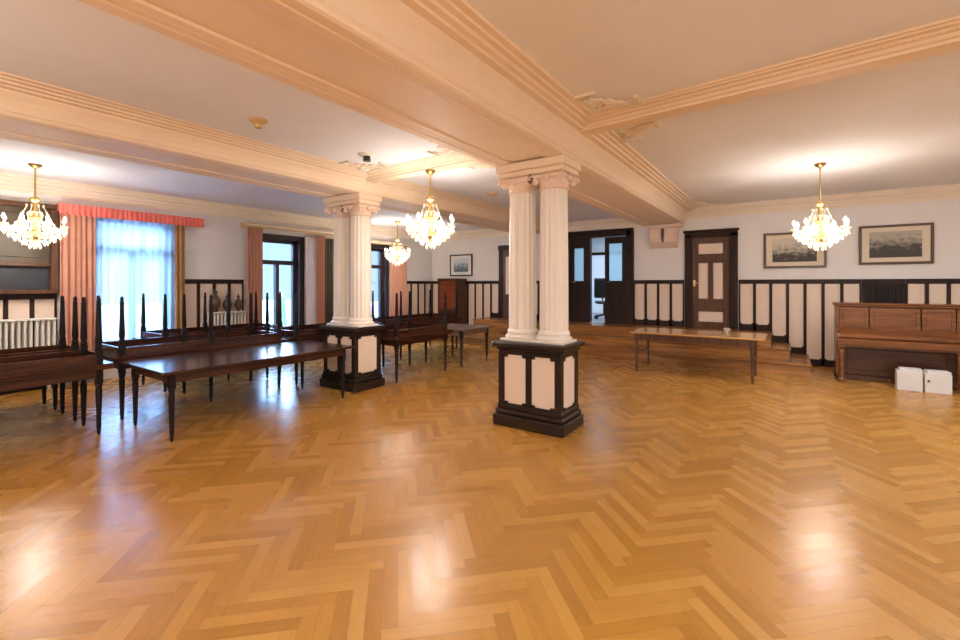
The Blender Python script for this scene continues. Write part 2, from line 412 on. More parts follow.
# stucco corner ornaments of the ceiling panels
def ornament(n, cx, cy, sx, sy, top=ZC):
    m = MB(); z = top-.012
    for k, (L, o) in enumerate(((.42, .06), (.34, .13), (.24, .2))):
        for t in (0, 1):
            pts = []
            for q in range(9):
                a = q/8; x = o+a*L; yv = o*.6+.05*math.sin(a*PI*2)+.03
                if t: x, yv = yv, x
                pts.append((cx+sx*x, cy+sy*yv, z))
            m.tube(pts, [.018*(1-.5*q/8) for q in range(9)], 6)
    for k in range(5):
        a = k/4*PI/2; r = .26
        m.lathe([(.001, z-.02), (.035, z-.012), (.045, z+.005)], cx+sx*(.06+r*math.cos(a)), cy+sy*(.06+r*math.sin(a)), 8)
    pts = []
    for q in range(14):
        a = q*.5; r = .09-.006*q; pts.append((cx+sx*(.16+r*math.cos(a)), cy+sy*(.16+r*math.sin(a)), z-.005))
    m.tube(pts, .014, 6)
    # panel frame bars ending in a step
    m.box(cx+sx*.46, cx+sx*.49, cy+sy*.0, cy+sy*.2, z-.01, top); m.box(cx+sx*0, cx+sx*.2, cy+sy*.46, cy+sy*.49, z-.01, top)
    return struct(m.build('trim_%d' % n, STUCCO2))
ornament(18, BX1+.78, 4.42, 1, -1); ornament(19, BX1+.78, 5.02, 1, 1)
ornament(20, BX1-.78, 4.40, -1, -1, ZM); ornament(21, BX1-.78, 5.0, -1, 1, ZM); ornament(22, BX2+.78, 4.40, 1, -1, ZM)
# stucco corner at the far end of the panels
ornament(23, BX1+.78, YF-.3, 1, -1)
# thin inner frame mouldings of the ceiling panels
fm = MB()
def frame(x0, x1, y0, y1, wd=.035, top=ZC):
    for (a, b, c, d) in ((x0, x1, y0, y0+wd), (x0, x1, y1-wd, y1), (x0, x0+wd, y0+wd, y1-wd), (x1-wd, x1, y0+wd, y1-wd)):
        fm.box(a, b, c, d, top-.014, top+.005)

# corbel under the main beam on the far wall
cb = MB()
cb.box(-2.76, -2.00, YF-.26, YF, 2.97, 3.05, 0, .01)
cb.box(-2.74, -2.10, YF-.20, YF, 2.62, 2.97, 0, .02)
cb.prof_x([(YF, 2.50), (YF-.10, 2.55), (YF-.18, 2.62), (YF, 2.62)], -2.72, -2.12)
for sx in (-2.70, -2.14):
    cb.tube([(sx, YF-.20+.0, 2.90), (sx, YF-.235, 2.86), (sx, YF-.235, 2.80), (sx, YF-.20, 2.77)], .03, 8)
cb.tube([(-2.42, YF-.215, 2.95), (-2.42, YF-.235, 2.80), (-2.42, YF-.215, 2.62)], [.03, .035, .015], 8, 1)
struct(cb.build('trim_25', [PINKST, OAKD]))

# ------------------------------------------------------------------ raised landing with steps on three sides
st = MB()
for k in range(3):
    x0, x1, y0 = STEPX0+.2*k, STEPX1-.3*k, 9.82+.30*k; zt = Z1/3*(k+1)
    st.box(x0, x1, y0, YF-.001*(k+1), zt-Z1/3 if k else 0.0, zt-.03, 0)
    st.box(x0-.02, x1+.02, y0-.025, YF-.0008*(k+1), zt-.03, zt, 0, .008)
struct(st.build('landing_steps', STEPW))

# vestibule behind the double doors
ve = MB()
ve.box(-6.3, -1.6, YF+.25, 15.2, Z1-.1, Z1-.02, 0)
struct(ve.build('floor_vestibule', GREYF))
ve = MB()
ve.box(-6.5, -6.3, YF+.25, 15.2, Z1-.1, ZC, 0); ve.box(-1.6, -1.4, YF+.25, 15.2, Z1-.1, ZC, 0)
ve.box(-6.5, -1.4, 15.2, 15.4, Z1-.1, ZC, 0); ve.box(-6.5, -1.4, YF+.25, 15.4, ZC, ZC+.1, 0)
struct(ve.build('wall_vestibule', plain('cool_white_paint', (.74, .80, .86), .7)))

# ------------------------------------------------------------------ doors
def door_single():
    r = sempty('door_1', (-1.435, YF, Z1))
    m = MB()
    hw = .535
    for s_ in (-1, 1): m.box(s_*hw, s_*(hw-.15), -.06, .0, 0, 2.14, 0, .01); m.box(s_*(hw-.14), s_*(hw-.17), -.075, 0, 0, 2.06)
    m.box(-hw, hw, -.06, 0, 2.06, 2.2, 0, .01); m.box(-hw-.03, hw+.03, -.09, 0, 2.18, 2.23, 0, .012)
    m.build('door_frame', DARK, r)
    d = MB(); L = hw-.15
    # stiles and rails of the leaf
    for (a, b, z0, z1) in ((-L, -L+.13, 0, 2.06), (L-.13, L, 0, 2.06), (-.045, .045, .66, 1.48), (-L+.13, L-.13, 0, .14), (-L+.13, L-.13, .38, .66), (-L+.13, L-.13, 1.48, 1.68), (-L+.13, L-.13, 1.92, 2.06)):
        d.box(a, b, -.045, -.005, z0, z1, 0, .005)
    d.build('door_leaf', DOORW, r)
    for (a, b, z0, z1) in ((-L+.13, L-.13, .14, .38), (-L+.13, -.045, .66, 1.48), (.045, L-.13, .66, 1.48), (-L+.13, L-.13, 1.68, 1.92)):
        p = MB(); p.box(a+.012, b-.012, -.026, -.012, z0+.012, z1-.012, 0, .008); p.build('door_panel', CREAM, r)
    h = MB(); h.tube([(-L+.05, -.05, 1.02), (-L+.05, -.09, 1.02), (-L+.13, -.09, 1.02)], .009, 8); h.box(-L+.03, -L+.07, -.05, -.044, .95, 1.09)
    h.build('door_handle', BRASS, r)
door_single()

def glazed_leaf(parent, w_, h_, rail=.98, name='door_leaf', s_=.13):
    m = MB()
    m.box(0, s_, -.03, .02, 0, h_, 0, .006); m.box(w_-s_, w_, -.03, .02, 0, h_, 0, .006)
    m.box(s_, w_-s_, -.03, .02, h_-.16, h_, 0, .004); m.box(s_, w_-s_, -.03, .02, rail, rail+.1, 0, .004); m.box(s_, w_-s_, -.03, .02, 0, .18, 0, .004)
    m.box(s_, w_-s_, -.018, .005, .18, rail, 0)
    for q in range(1, 5): x = s_+(w_-2*s_)*q/5; m.box(x-.006, x+.006, -.026, -.018, .2, rail-.02, 0)
    o = m.build(name, DARK, parent)
    g = MB(); g.box(s_, w_-s_, -.009, -.003, rail+.1, h_-.16); g.build('glass_pane', FROST, o)
    h = MB(); h.tube([(.06, -.03, 1.05), (.06, -.08, 1.05), (.15, -.08, 1.05)], .009, 8); h.build('door_handle', BRASS, o)
    return o
r = sempty('door_2', (0, YF, Z1))
m = MB()
H2 = DD[3]-Z1
m.box(DD[0], DD[0]+.12, -.07, .2, 0, H2, 0, .01); m.box(DD[1]-.12, DD[1], -.07, .2, 0, H2, 0, .01); m.box(DD[0], DD[1], -.07, .2, H2-.12, H2, 0, .01)
m.box(DD[0]-.07, DD[1]+.06, -.1, 0, H2, H2+.06, 0, .012); m.box(DD[1], DD[1]+.06, -.06, 0, 0, H2); m.box(DD[0]-.07, DD[0], -.06, 0, 0, H2)
m.box(DD[0]+.58, DD[0]+.66, -.052, .11, 0, H2-.121, 0, .006); m.box(DD[0], DD[0]+.58, -.05, .1, H2-.22, H2-.12)
m.build('door_frame', DARK, r)
lf = glazed_leaf(r, .55, H2-.14, s_=.11); lf.location = (DD[1]-.12-.55, 0, 0)
lf = glazed_leaf(r, .46, H2-.22, s_=.10); lf.location = (DD[0]+.12, .0, 0)
# third door, half hidden behind the front column
r = sempty('door_3', (-6.55, YF, Z1))
m = MB()
m.box(-.52, -.38, -.06, 0, 0, 2.12, 0, .01); m.box(.38, .52, -.06, 0, 0, 2.12, 0, .01); m.box(-.54, .54, -.07, 0, 2.0, 2.14, 0, .01)
m.build('door_frame', DARK, r)
m = MB(); m.box(-.38, .38, -.04, -.004, 0, 2.0); m.build('door_leaf', DOORW, r)
for a, b in ((-.28, -.04), (.04, .28)):
    m = MB(); m.box(a, b, -.052, -.04, .7, 1.8, 0, .005); m.build('door_panel', CREAM, r)
# inner glazed door of the vestibule
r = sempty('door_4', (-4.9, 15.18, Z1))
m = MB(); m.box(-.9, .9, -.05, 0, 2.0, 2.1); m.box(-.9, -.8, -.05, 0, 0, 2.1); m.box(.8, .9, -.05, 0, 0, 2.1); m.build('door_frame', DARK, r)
m = MB(); m.box(-.8, .8, -.03, 0, 0, 2.0); m.build('door_leaf', emis('glowing_hall_glass', (.66, .78, .92), .25), r)  # leaf given its own glow in place of light from behind

# wall ventilation grille beside the piano
g = thing('wall_grille', 'dark slatted wooden grille in the wainscot above the piano', 'grille', (1.485, YF, 1.2))
m = MB(); m.box(-.305, .305, -.05, -.02, 0, .455, 0, .006)
m.box(-.305, .305, -.02, 0, 0, .47, 0); m.box(-.305, -.26, -.07, -.05, 0, .455); m.box(.26, .305, -.07, -.05, 0, .455); m.box(-.305, .305, -.07, -.05, .43, .455)
m.box(-.305, .305, -.035, 0, .455, .545)
m.build('grille_frame', DARK, g)
m = MB()
for q in range(10): x = -.24+q*.051; m.box(x, x+.03, -.066, -.05, .02, .43, 0)
m.build('slats', TABLEG, g)
m = MB(); m.box(1.17, 1.80, YF-.03, YF, 0, 1.2); struct(m.build('trim_26', DARK))

# ------------------------------------------------------------------ windows
def window(n, a, b, z0, z1, mull=True):
    r = sempty('window_%d' % n, (XL, (a+b)/2, z0)); hw = (b-a)/2; H = z1-z0
    m = MB(); x0, x1 = -.22, -.12; f = .08; tz = H-.62
    m.box(-.3, .02, -hw, -hw+.05, 0, H); m.box(-.3, .02, hw-.05, hw, 0, H); m.box(-.3, .02, -hw, hw, H-.04, H); m.box(-.3, .05, -hw-.03, hw+.03, -.05, .02)
    m.box(x0, x1, -hw+.05, -hw+.05+f, 0, H); m.box(x0, x1, hw-.05-f, hw-.05, 0, H)
    m.box(x0, x1, -hw+.05, hw-.05, 0, f+.03); m.box(x0, x1, -hw+.05, hw-.05, H-.04-f, H-.04); m.box(x0-.01, x1+.02, -hw+.05, hw-.05, tz, tz+.1)
    m.box(x0, x1+.01, -.04, .04, 0, tz)
    if mull: m.box(x0+.02, x1-.02, -hw+.1, hw-.1, tz*.45, tz*.45+.03)
    m.build('window_frame', WINW, r)
    for (c, d, e, g_) in ((-hw+.12, -.04, .1, tz), (.04, hw-.12, .1, tz), (-hw+.12, hw-.12, tz+.1, H-.11)):
        p = MB(); p.box(-.175, -.165, c, d, e, g_); p.build('pane', GLASS, r)
    # white architrave on the room side is the wall plaster; a dark casing edge
    m = MB(); m.box(0, .03, -hw-.07, -hw, -.05, H+.07); m.box(0, .03, hw, hw+.07, -.05, H+.07); m.box(0, .03, -hw, hw, H, H+.07); m.build('casing', WINW, r)
for i, q in enumerate(WIN): window(i+1, *q, mull=False)

def sheet(ya, yb, z0, z1, x, amp, folds, seed=0, taper=0.):
    m = MB(); n = folds*8; rows = 10; rnd = random.Random(seed)
    ph = [rnd.uniform(-.5, .5) for _ in range(folds+2)]
    vs = []; fs = []
    for r_ in range(rows+1):
        f = r_/rows; z = z1+(z0-z1)*f
        for q in range(n+1):
            t = q/n; k = t*folds; p = ph[int(k)]*(1-(k % 1))+ph[int(k)+1]*(k % 1)
            yy = ya+(yb-ya)*t
            yy = (ya+yb)/2+(yy-(ya+yb)/2)*(1-taper*math.sin(f*PI)*.5)
            vs.append((x+amp*(.5+.6*f)*math.sin(2*PI*k+p*2)+.01*p, yy, z))
    for r_ in range(rows):
        for q in range(n): a = r_*(n+1)+q; fs.append((a, a+1, a+n+2, a+n+1))
    m.add(vs, fs, 0, True)
    return m
def curtain(name, label, cat, mat, ya, yb, z0, z1, x, amp=.03, folds=6, seed=0, group=None):
    yc = (ya+yb)/2; r = thing(name, label, cat, (x, yc, z0), 0, group)
    sheet(ya-yc, yb-yc, 0, z1-z0, 0, amp, folds, seed).build('cloth', mat, r)
    m = MB(); m.tube([(0, ya-yc, z1-z0), (0, yb-yc, z1-z0)], .012, 6); m.build('rail', BRASS, r)
    return r
XC = XL+.14
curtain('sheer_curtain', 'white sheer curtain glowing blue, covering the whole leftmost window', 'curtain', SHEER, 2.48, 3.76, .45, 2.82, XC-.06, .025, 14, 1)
curtain('drape', 'pink drape at the left side of the window with the sheer curtain', 'curtain', CURT, 2.07, 2.52, .08, 2.82, XC, .035, 6, 2)
curtain('drape', 'narrow ochre brown drape at the right side of the sheer-curtained window', 'curtain', CURTO, 3.70, 3.87, .08, 2.80, XC, .03, 2, 3)
curtain('drape', 'pink drape at the left side of the middle window', 'curtain', CURT, 5.06, 5.42, .08, 2.86, XC, .035, 5, 4)
curtain('drape', 'pink drape at the right side of the middle window', 'curtain', CURT, 6.78, 7.02, .08, 2.84, XC, .035, 4, 5)
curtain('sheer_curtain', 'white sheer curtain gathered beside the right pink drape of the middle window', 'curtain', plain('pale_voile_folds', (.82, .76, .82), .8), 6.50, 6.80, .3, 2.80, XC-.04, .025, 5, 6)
curtain('drape', 'olive brown drape just left of the rear column pair', 'curtain', OLIVE, 7.02, 7.42, .08, 2.80, XC, .03, 4, 7)
curtain('drape', 'pink drape at the right side of the far window, near the corner', 'curtain', CURT, 9.28, 9.95, .08, 2.74, XC, .035, 8, 8)
curtain('drape', 'pink drape at the left side of the far window behind the rear column pair', 'curtain', CURT, 7.72, 8.10, .08, 2.74, XC, .035, 4, 9)
def pelmet(label, ya, yb, z0, z1, mat, frill):
    yc = (ya+yb)/2; h = (yb-ya)/2; r = thing('pelmet', label, 'pelmet', (XL, yc, z0))
    m = MB(); m.box(0, .24, -h, h, z1-z0-.03, z1-z0, 0, .006); m.box(.22, .24, -h, h, .05, z1-z0-.03); m.box(0, .22, -h, -h+.02, .05, z1-z0-.03); m.box(0, .22, h-.02, h, .05, z1-z0-.03)
    m.build('board', mat, r)
    if frill:
        s_ = sheet(-h, h, 0, z1-z0, .255, .008, 30, 11); s_.build('cloth', mat, r)
    else:
        m = MB(); m.box(.235, .25, -h, h, z1-z0-.06, z1-z0-.02, 0, .004); m.build('moulding', STUCCO2, r)
pelmet('coral red fabric pelmet over the leftmost window', 2.04, 4.16, 2.76, 2.93, PELM, True)
pelmet('ochre wooden pelmet over the middle window', 5.0, 7.5, 2.82, 2.97, GOLD, False)
pelmet('ochre wooden pelmet over the far window near the corner', 7.75, 9.98, 2.72, 2.86, GOLD, False)

# ------------------------------------------------------------------ left wall fittings
r = thing('wall_cabinet', 'large dark wooden wall cabinet with olive panels behind the leftmost chandelier', 'cabinet', (XL, .6, 1.50))
m = MB(); m.box(0, .16, 1.36, 1.46, 0, 1.38, 0, .01); m.box(0, .16, -2.6, -2.5, 0, 1.38, 0, .01); m.box(0, .18, -2.6, 1.46, 1.32, 1.40, 0, .01)
m.box(0, .20, -2.6, 1.46, 0, .06, 0, .01); m.box(0, .15, -2.5, 1.36, .42, .48, 0, .006); m.box(0, .12, .18, .26, .48, 1.32); m.box(0, .12, -1.1, -1.02, .48, 1.32)
m.build('cabinet_frame', DOORW, r)
for a, b in ((.26, 1.36), (-1.02, .18), (-2.5, -1.1)):
    m = MB(); m.box(.02, .07, a, b, .48, 1.32); m.box(.07, .085, a+.08, b-.08, .56, 1.24, 0, .006); m.build('door', OLIVE, r)
m = MB(); m.box(.01, .04, -2.5, 1.36, .06, .42); m.box(.04, .10, .5, .52, .06, .42); m.build('shelf_niche', NAVY, r)

def radiator(label, ya, yb, z0, z1):
    yc = (ya+yb)/2; h = (yb-ya)/2; r = thing('radiator', label, 'radiator', (XL+.06, yc, 0))
    m = MB(); n = int((yb-ya)/.065)
    for q in range(n):
        y = -h+.02+q*(2*h-.04)/(n-1); m.box(.02, .14, y-.016, y+.016, z0, z1-.03, 0, .008)
    m.box(.05, .11, -h, h, z0-.02, z0+.02, 0, .008); m.build('fins', WHITEM, r)
    m = MB(); m.box(0, .17, -h, h, z1-.03, z1, 0, .008); m.build('top_cover', WHITEM, r)
    for s_ in (-1, 1):
        m = MB(); m.box(.04, .12, s_*(h-.08)-.02, s_*(h-.08)+.02, 0, z0); m.build('foot', WHITEM, r)
radiator('long white finned radiator under the dark wall cabinet at the left', -.4, 2.02, .2, 1.12)
radiator('short white radiator between the leftmost and middle windows, brown vases on top', 4.30, 5.02, .2, 1.08)
def vase(y, h, rr, label):
    r = thing('vase', label, 'vase', (XL+.145, y, 1.08))
    m = MB(); m.lathe([(.4*rr, 0), (.45*rr, .02), (.9*rr, .3*h), (rr, .5*h), (.8*rr, .72*h), (.35*rr, .85*h), (.3*rr, .93*h), (.42*rr, h)], 0, 0, 16); m.build('body', BROWNC, r)
    m = MB(); m.lathe([(.44*rr, h), (.4*rr, h+.02), (.1*rr, h+.04), (.14*rr, h+.07), (.02*rr, h+.09)], 0, 0, 12); m.build('lid', BROWNC, r)
vase(4.42, .40, .10, 'tallest brown vase on the radiator, nearest the sheer-curtained window')
vase(4.66, .30, .09, 'brown vase in the middle of the three on the short radiator')
vase(4.88, .30, .075, 'slimmest brown vase on the radiator, nearest the middle window')

# ------------------------------------------------------------------ paired columns
def paired_column(name, label, cx, cy, hx=.422, hy=.265):
    r = thing(name, label, 'column', (cx, cy, 0), 0, None)
    # pedestal
    m = MB()
    m.box(-hx-.03, hx+.03, -hy-.03, hy+.03, 0, .13, 0, .015); m.box(-hx-.012, hx+.012, -hy-.012, hy+.012, .13, .19, 0, .02); m.box(-hx+.01, hx-.01, -hy+.01, hy-.01, .19, .25, 0, .012)
    m.box(-hx+.045, hx-.045, -hy+.045, hy-.045, .25, .86)
    for sx in (-1, 1):
        for sy in (-1, 1): m.box(sx*(hx-.1), sx*(hx-.02), sy*(hy-.1), sy*(hy-.02), .25, .86, 0, .008)
    for sy in (-1, 1): m.box(-.035, .035, sy*(hy-.06), sy*(hy-.022), .25, .86)
    m.box(-hx+.02, hx-.02, -hy+.02, hy-.02, .83, .88, 0, .01); m.box(-hx-.0, hx+.0, -hy-.0, hy+.0, .88, .92, 0, .014); m.box(-hx-.045, hx+.045, -hy-.045, hy+.045, .92, .98, 0, .02)
    # small corner blocks that notch the cream panels
    def notch(x, y, ax):
        for z in (.25, .80):
            if ax == 'x': m.box(x-.03, x+.03, y-.012, y+.012, z, z+.035)
            else: m.box(x-.012, x+.012, y-.03, y+.03, z, z+.035)
    for sy in (-1, 1):
        for x in (-hx+.12, -.05, .05, hx-.12): notch(x, sy*(hy-.034), 'x')
    for sx in (-1, 1):
        for y in (-hy+.12, hy-.12): notch(sx*(hx-.034), y, 'y')
    ped = m.build('pedestal', DARKH, r)
    for sy in (-1, 1):
        for (a, b) in ((-hx+.1, -.035), (.035, hx-.1)):
            p = MB(); p.box(a, b, sy*(hy-.05), sy*(hy-.036), .26, .83, 0, .004); p.build('panel', CREAM, ped)
    for sx in (-1, 1):
        p = MB(); p.box(sx*(hx-.05), sx*(hx-.036), -hy+.1, hy-.1, .26, .83, 0, .004); p.build('panel', CREAM, ped)
    for k, x in enumerate((-.205, .205)):
        m = MB(); m.box(x-.2, x+.2, -.2, .2, .98, 1.01, 0, .006)
        m.lathe([(.205, 1.01), (.21, 1.03), (.195, 1.05), (.175, 1.06), (.185, 1.08), (.18, 1.10), (.168, 1.12)], x, 0, 28)
        m.build('column_base', COLM, r)
        m = MB(); m.lathe([(.166, 1.12), (.166, 1.4), (.164, 2.0), (.158, 2.5), (.153, 2.74)], x, 0, 128, flute=16, fd=.013)
        m.build('shaft', COLM, r)
        m = MB()
        m.lathe([(.150, 2.72), (.168, 2.735), (.168, 2.75), (.158, 2.76), (.175, 2.80), (.185, 2.83)], x, 0, 24)
        m.box(x-.185, x+.185, -.185, .185, 2.83, 2.90, 0, .02)
        for sx in (-1, 1):
            for sy in (-1, 1):
                # volute scrolls at the four corners
                d = Vector((sx, sy, 0)).normalized(); c0 = Vector((x+sx*.165, sy*.165, 2.825)); pts = []
                for q in range(16):
                    a = q*.55; rr = .062-.0035*q; pts.append(c0+d*rr*math.cos(a)+Vector((0, 0, rr*math.sin(a))))
                m.tube(pts, [.024-.0006*q for q in range(16)], 8)
                pp = c0+Vector((-sy, sx, 0)).normalized()*0
                m.tube([pp-Vector((-sy, sx, 0)).normalized()*.03, pp+Vector((-sy, sx, 0)).normalized()*.03], .028, 8)
        for q in range(4):   # rosettes between the volutes
            a = q*PI/2; m.lathe([(.001, 2.80), (.03, 2.815), (.038, 2.845), (.03, 2.87), (.001, 2.885)], x+.19*math.cos(a), .19*math.sin(a), 10)
        m.build('capital', PINKST, r)
    m = MB(); m.box(-.42, .42, -.21, .21, 2.90, 2.96, 0, .012); m.box(-.44, .44, -.235, .235, 2.96, 3.055, 0, .01); m.build('impost', STUCCO, r)
    m = MB(); m.lathe([(.001, 2.79), (.03, 2.81), (.036, 2.85), (.02, 2.89), (.001, 2.9)], 0, -.19, 12); m.build('boss', BROWNC, r)
    return r
paired_column('paired_column', 'pair of cream fluted columns on a dark panelled pedestal in the middle of the open floor', -2.42, 4.72)
paired_column('paired_column', 'pair of cream fluted columns on a dark pedestal at the end of the long dark tables', -5.82, 4.80, .40, .29)

# ------------------------------------------------------------------ tables
def leg_mesh(h, r=.032, sq=.055):
    m = MB(); m.box(-sq/2-.004, sq/2+.004, -sq/2-.004, sq/2+.004, h-.16, h, 0, .004)
    m.lathe([(r*.30, 0), (r*.5, .012), (r*.62, .04), (r*.50, .055), (r*.72, .075), (r*.66, .10), (r*.78, h*.4), (r*.98, h*.66), (r*.75, h-.2), (r*1.05, h-.185), (r*1.05, h-.17), (r*.8, h-.16)], 0, 0, 14)
    return m
def table(name, label, x0, x1, y0, y1, H=.75, mats=(TABW, TABLEG), apron=.10, flip=False, z=0, group=None, ins=.12, thick=.03, r=.032, mids=False, cat='table'):
    cx, cy = (x0+x1)/2, (y0+y1)/2; hx, hy = (x1-x0)/2, (y1-y0)/2
    t = thing(name, label, cat, (cx, cy, z), 0, group)
    def zz(a, b): return (H-b, H-a) if flip else (a, b)
    m = MB(); a, b = zz(H-thick, H); m.box(-hx, hx, -hy, hy, a, b, 0, .007); m.build('tabletop', mats[0], t)
    m = MB(); i = ins-.03; a, b = zz(H-thick-apron, H-thick)
    m.box(-hx+i, hx-i, -hy+i, -hy+i+.022, a, b); m.box(-hx+i, hx-i, hy-i-.022, hy-i, a, b)
    m.box(-hx+i, -hx+i+.022, -hy+i+.022, hy-i-.022, a, b); m.box(hx-i-.022, hx-i, -hy+i+.022, hy-i-.022, a, b)
    m.build('apron', mats[0], t)
    ys = [-hy+ins, hy-ins]+([0] if mids else [])
    for sx in (-1, 1):
        for y in ys:
            l = leg_mesh(H-thick, r).build('leg', mats[1], t); l.location = (sx*(hx-ins), y, 0)
            if flip: l.rotation_euler = (PI, 0, 0); l.location.z = H
    return t
GU = None
# near left block, two tables deep, upside-down tables on top
table('dining_table', 'long dark table standing at the left edge, nearest row, under an upturned table', -6.86, -6.12, -.75, 1.78, group=None, ins=.11)
table('upturned_table', 'upturned dark table on the near left table, turned legs pointing up', -6.86, -6.12, -.75, 1.78, flip=True, z=.7505, ins=.11)
table('dining_table', 'dark table in the second row at the left edge, under an upturned table', -7.70, -6.96, -.75, 1.78, ins=.11)
table('upturned_table', 'upturned dark table on the second row at the left, legs before the pink drape', -7.70, -6.96, -.75, 1.78, flip=True, z=.7505, ins=.11)
table('dining_table', 'dark table in the third row at the left edge, closest to the radiator', -8.55, -7.80, -.75, 1.78, ins=.11)
# single table in front
table('dining_table', 'long dark mahogany table with a bare shiny top reflecting the windows', -6.40, -5.18, 1.90, 4.32, ins=.12)
# rows behind it
table('dining_table', 'dark table directly behind the bare shiny table, under an upturned table', -7.60, -6.52, 1.88, 4.15, mids=True, ins=.12)
table('upturned_table', 'upturned dark table directly behind the bare shiny table, legs in the air', -7.60, -6.52, 1.88, 4.15, mids=True, flip=True, z=.7505, ins=.12)
table('dining_table', 'dark table nearest the sheer-curtained window, under an upturned table', -8.80, -7.72, 2.78, 4.9, mids=True, ins=.12)
table('upturned_table', 'upturned dark table nearest the sheer-curtained window, legs before the curtain', -8.80, -7.72, 2.78, 4.9, mids=True, flip=True, z=.7505, ins=.12)
table('dining_table', 'dark table before the middle window, under an upturned table', -7.60, -6.50, 4.20, 6.35, ins=.12)
table('upturned_table', 'upturned dark table standing before the middle window, legs in the air', -7.60, -6.50, 4.20, 6.35, flip=True, z=.7505, ins=.12)
# block behind the rear columns
table('dining_table', 'dark table just right of the rear column pair, under an upturned table', -6.38, -5.24, 5.22, 6.72, ins=.11)
table('upturned_table', 'upturned dark table just right of the rear column pair, legs in the air', -6.38, -5.24, 5.22, 6.72, flip=True, z=.7505, ins=.11)
table('dining_table', 'dark table before the far window, under an upturned table', -7.9, -6.8, 6.9, 9.1, ins=.11)
table('upturned_table', 'upturned dark table before the far window, legs in the air', -7.9, -6.8, 6.9, 9.1, flip=True, z=.7505, ins=.11)
table('small_table', 'small dark table with a bare worn top, right of the stacked tables', -6.35, -5.22, 6.98, 8.08, ins=.10, mats=(wood('worn_brown_top', (.10, .05, .03), (.26, .16, .11), .35, axis=0), TABLEG))

# honey coloured table in front of the steps
t = thing('long_table', 'long honey brown wooden table standing in front of the landing steps', 'table', (-1.42, 9.0, 0))
m = MB(); m.box(-1.03, 1.12, -.47, .5, .725, .76, 0, .008); m.build('tabletop', OAK, t)
m = MB(); m.box(-.93, .95, -.42, -.40, .61, .725); m.box(-.93, .95, .42, .44, .61, .725); m.box(-.93, -.91, -.4, .42, .61, .725); m.box(.93, .95, -.4, .42, .61, .725); m.build('apron', OAKD, t)
for sx in (-.92, .94):
    for sy in (-.41, .43):
        m = MB(); m.lathe([(.014, 0), (.02, .02), (.018, .06), (.03, .08), (.022, .12), (.026, .45), (.034, .55), (.026, .58), (.038, .60)], 0, 0, 12); m.box(-.033, .033, -.033, .033, .6, .725, 0, .004)
        m.build('leg', OAKD, t, (sx, sy, 0))
for sx in (-.92, .94):
    m = MB(); m.tube([(sx, -.41, .36), (sx, .43, .36)], .012, 8); m.build('stretcher', OAKD, t)
r = thing('cup', 'small pale cup standing on the honey brown table', 'cup', (-.93, 9.34, .76))
m = MB(); m.lathe([(.03, 0), (.035, .005), (.045, .05), (.05, .08), (.045, .08), (.04, .05), (.028, .012)], 0, 0, 18); m.build('bowl', plain('pale_ceramic', (.6, .55, .45), .3), r)
m = MB(); m.tube([(.046, 0, .065), (.072, 0, .062), (.075, 0, .035), (.042, 0, .022)], .006, 8); m.build('handle', plain('pale_ceramic_b', (.6, .55, .45), .3), r)

# ------------------------------------------------------------------ piano
p = thing('upright_piano', 'brown upright piano against the far wall at the right edge', 'piano', (1.46, 10.0, 0))
W2 = .765
m = MB()
for s_ in (-1, 1): m.box(s_*W2, s_*(W2-.045), -.03, .38, .0, 1.26, 0, .008)
m.box(-W2+.045, W2-.045, .06, .38, .06, 1.26); m.build('case', PIANO, p)
m = MB(); m.box(-W2-.02, W2+.02, -.03, .40, 1.26, 1.30, 0, .012); m.box(-W2-.03, W2+.03, -.05, .41, 1.295, 1.325, 0, .01); m.build('lid', PIANO, p)
for a, b in ((-W2+.05, -.33), (-.31, .31), (.33, W2-.05)):
    m = MB(); m.box(a, b, .0, .06, .86, 1.25, 0, .004); m.box(a+.05, b-.05, -.012, .0, .92, 1.20, 0, .008); m.build('front_panel', PIANO, p)
m = MB(); m.box(-W2, W2, -.33, -.03, .66, .72, 0, .012); m.box(-W2, W2, -.345, -.33, .63, .73, 0, .006); m.box(-W2+.05, W2-.05, -.3, .05, .6, .66); m.build('key_bed', PIANO, p)
for s_ in (-1, 1):
    m = MB(); m.prof_x([(-.03, .72), (-.33, .72), (-.345, .76), (-.31, .82), (-.12, .86), (-.03, .95)], s_*W2-(.05 if s_ > 0 else 0), s_*W2+(.05 if s_ < 0 else 0)); m.build('arm', PIANO, p)
m = MB(); m.prof_x([(.0, .72), (-.28, .72), (-.30, .76), (-.27, .80), (-.04, .90), (.0, .90)], -W2+.052, W2-.052); m.build('fallboard', PIANO, p)
m = MB(); m.box(-W2+.045, W2-.045, .02, .06, .1, .6); m.box(-W2+.15, W2-.15, .008, .02, .18, .54, 0, .006); m.build('lower_panel', PIANOD, p)
m = MB(); m.box(-W2, W2, -.04, .38, .0, .09, 0, .01); m.build('plinth', PIANOD, p)
for s_ in (-1, 1):
    m = MB(); x = s_*(W2-.06); m.box(x-.05, x+.05, -.345, -.03, .0, .06, 0, .01)
    m.lathe([(.045, .06), (.03, .08), (.034, .12), (.026, .16), (.034, .40), (.045, .52), (.032, .55), (.05, .58), (.05, .60)], x, -.28, 16); m.box(x-.045, x+.045, -.325, -.235, .58, .64)
    m.build('leg', PIANO, p)
for x in (-.08, .08):
    m = MB(); m.tube([(x, .01, .08), (x, -.10, .06), (x, -.14, .05)], [.01, .012, .016], 8); m.build('pedal', BRASS, p)

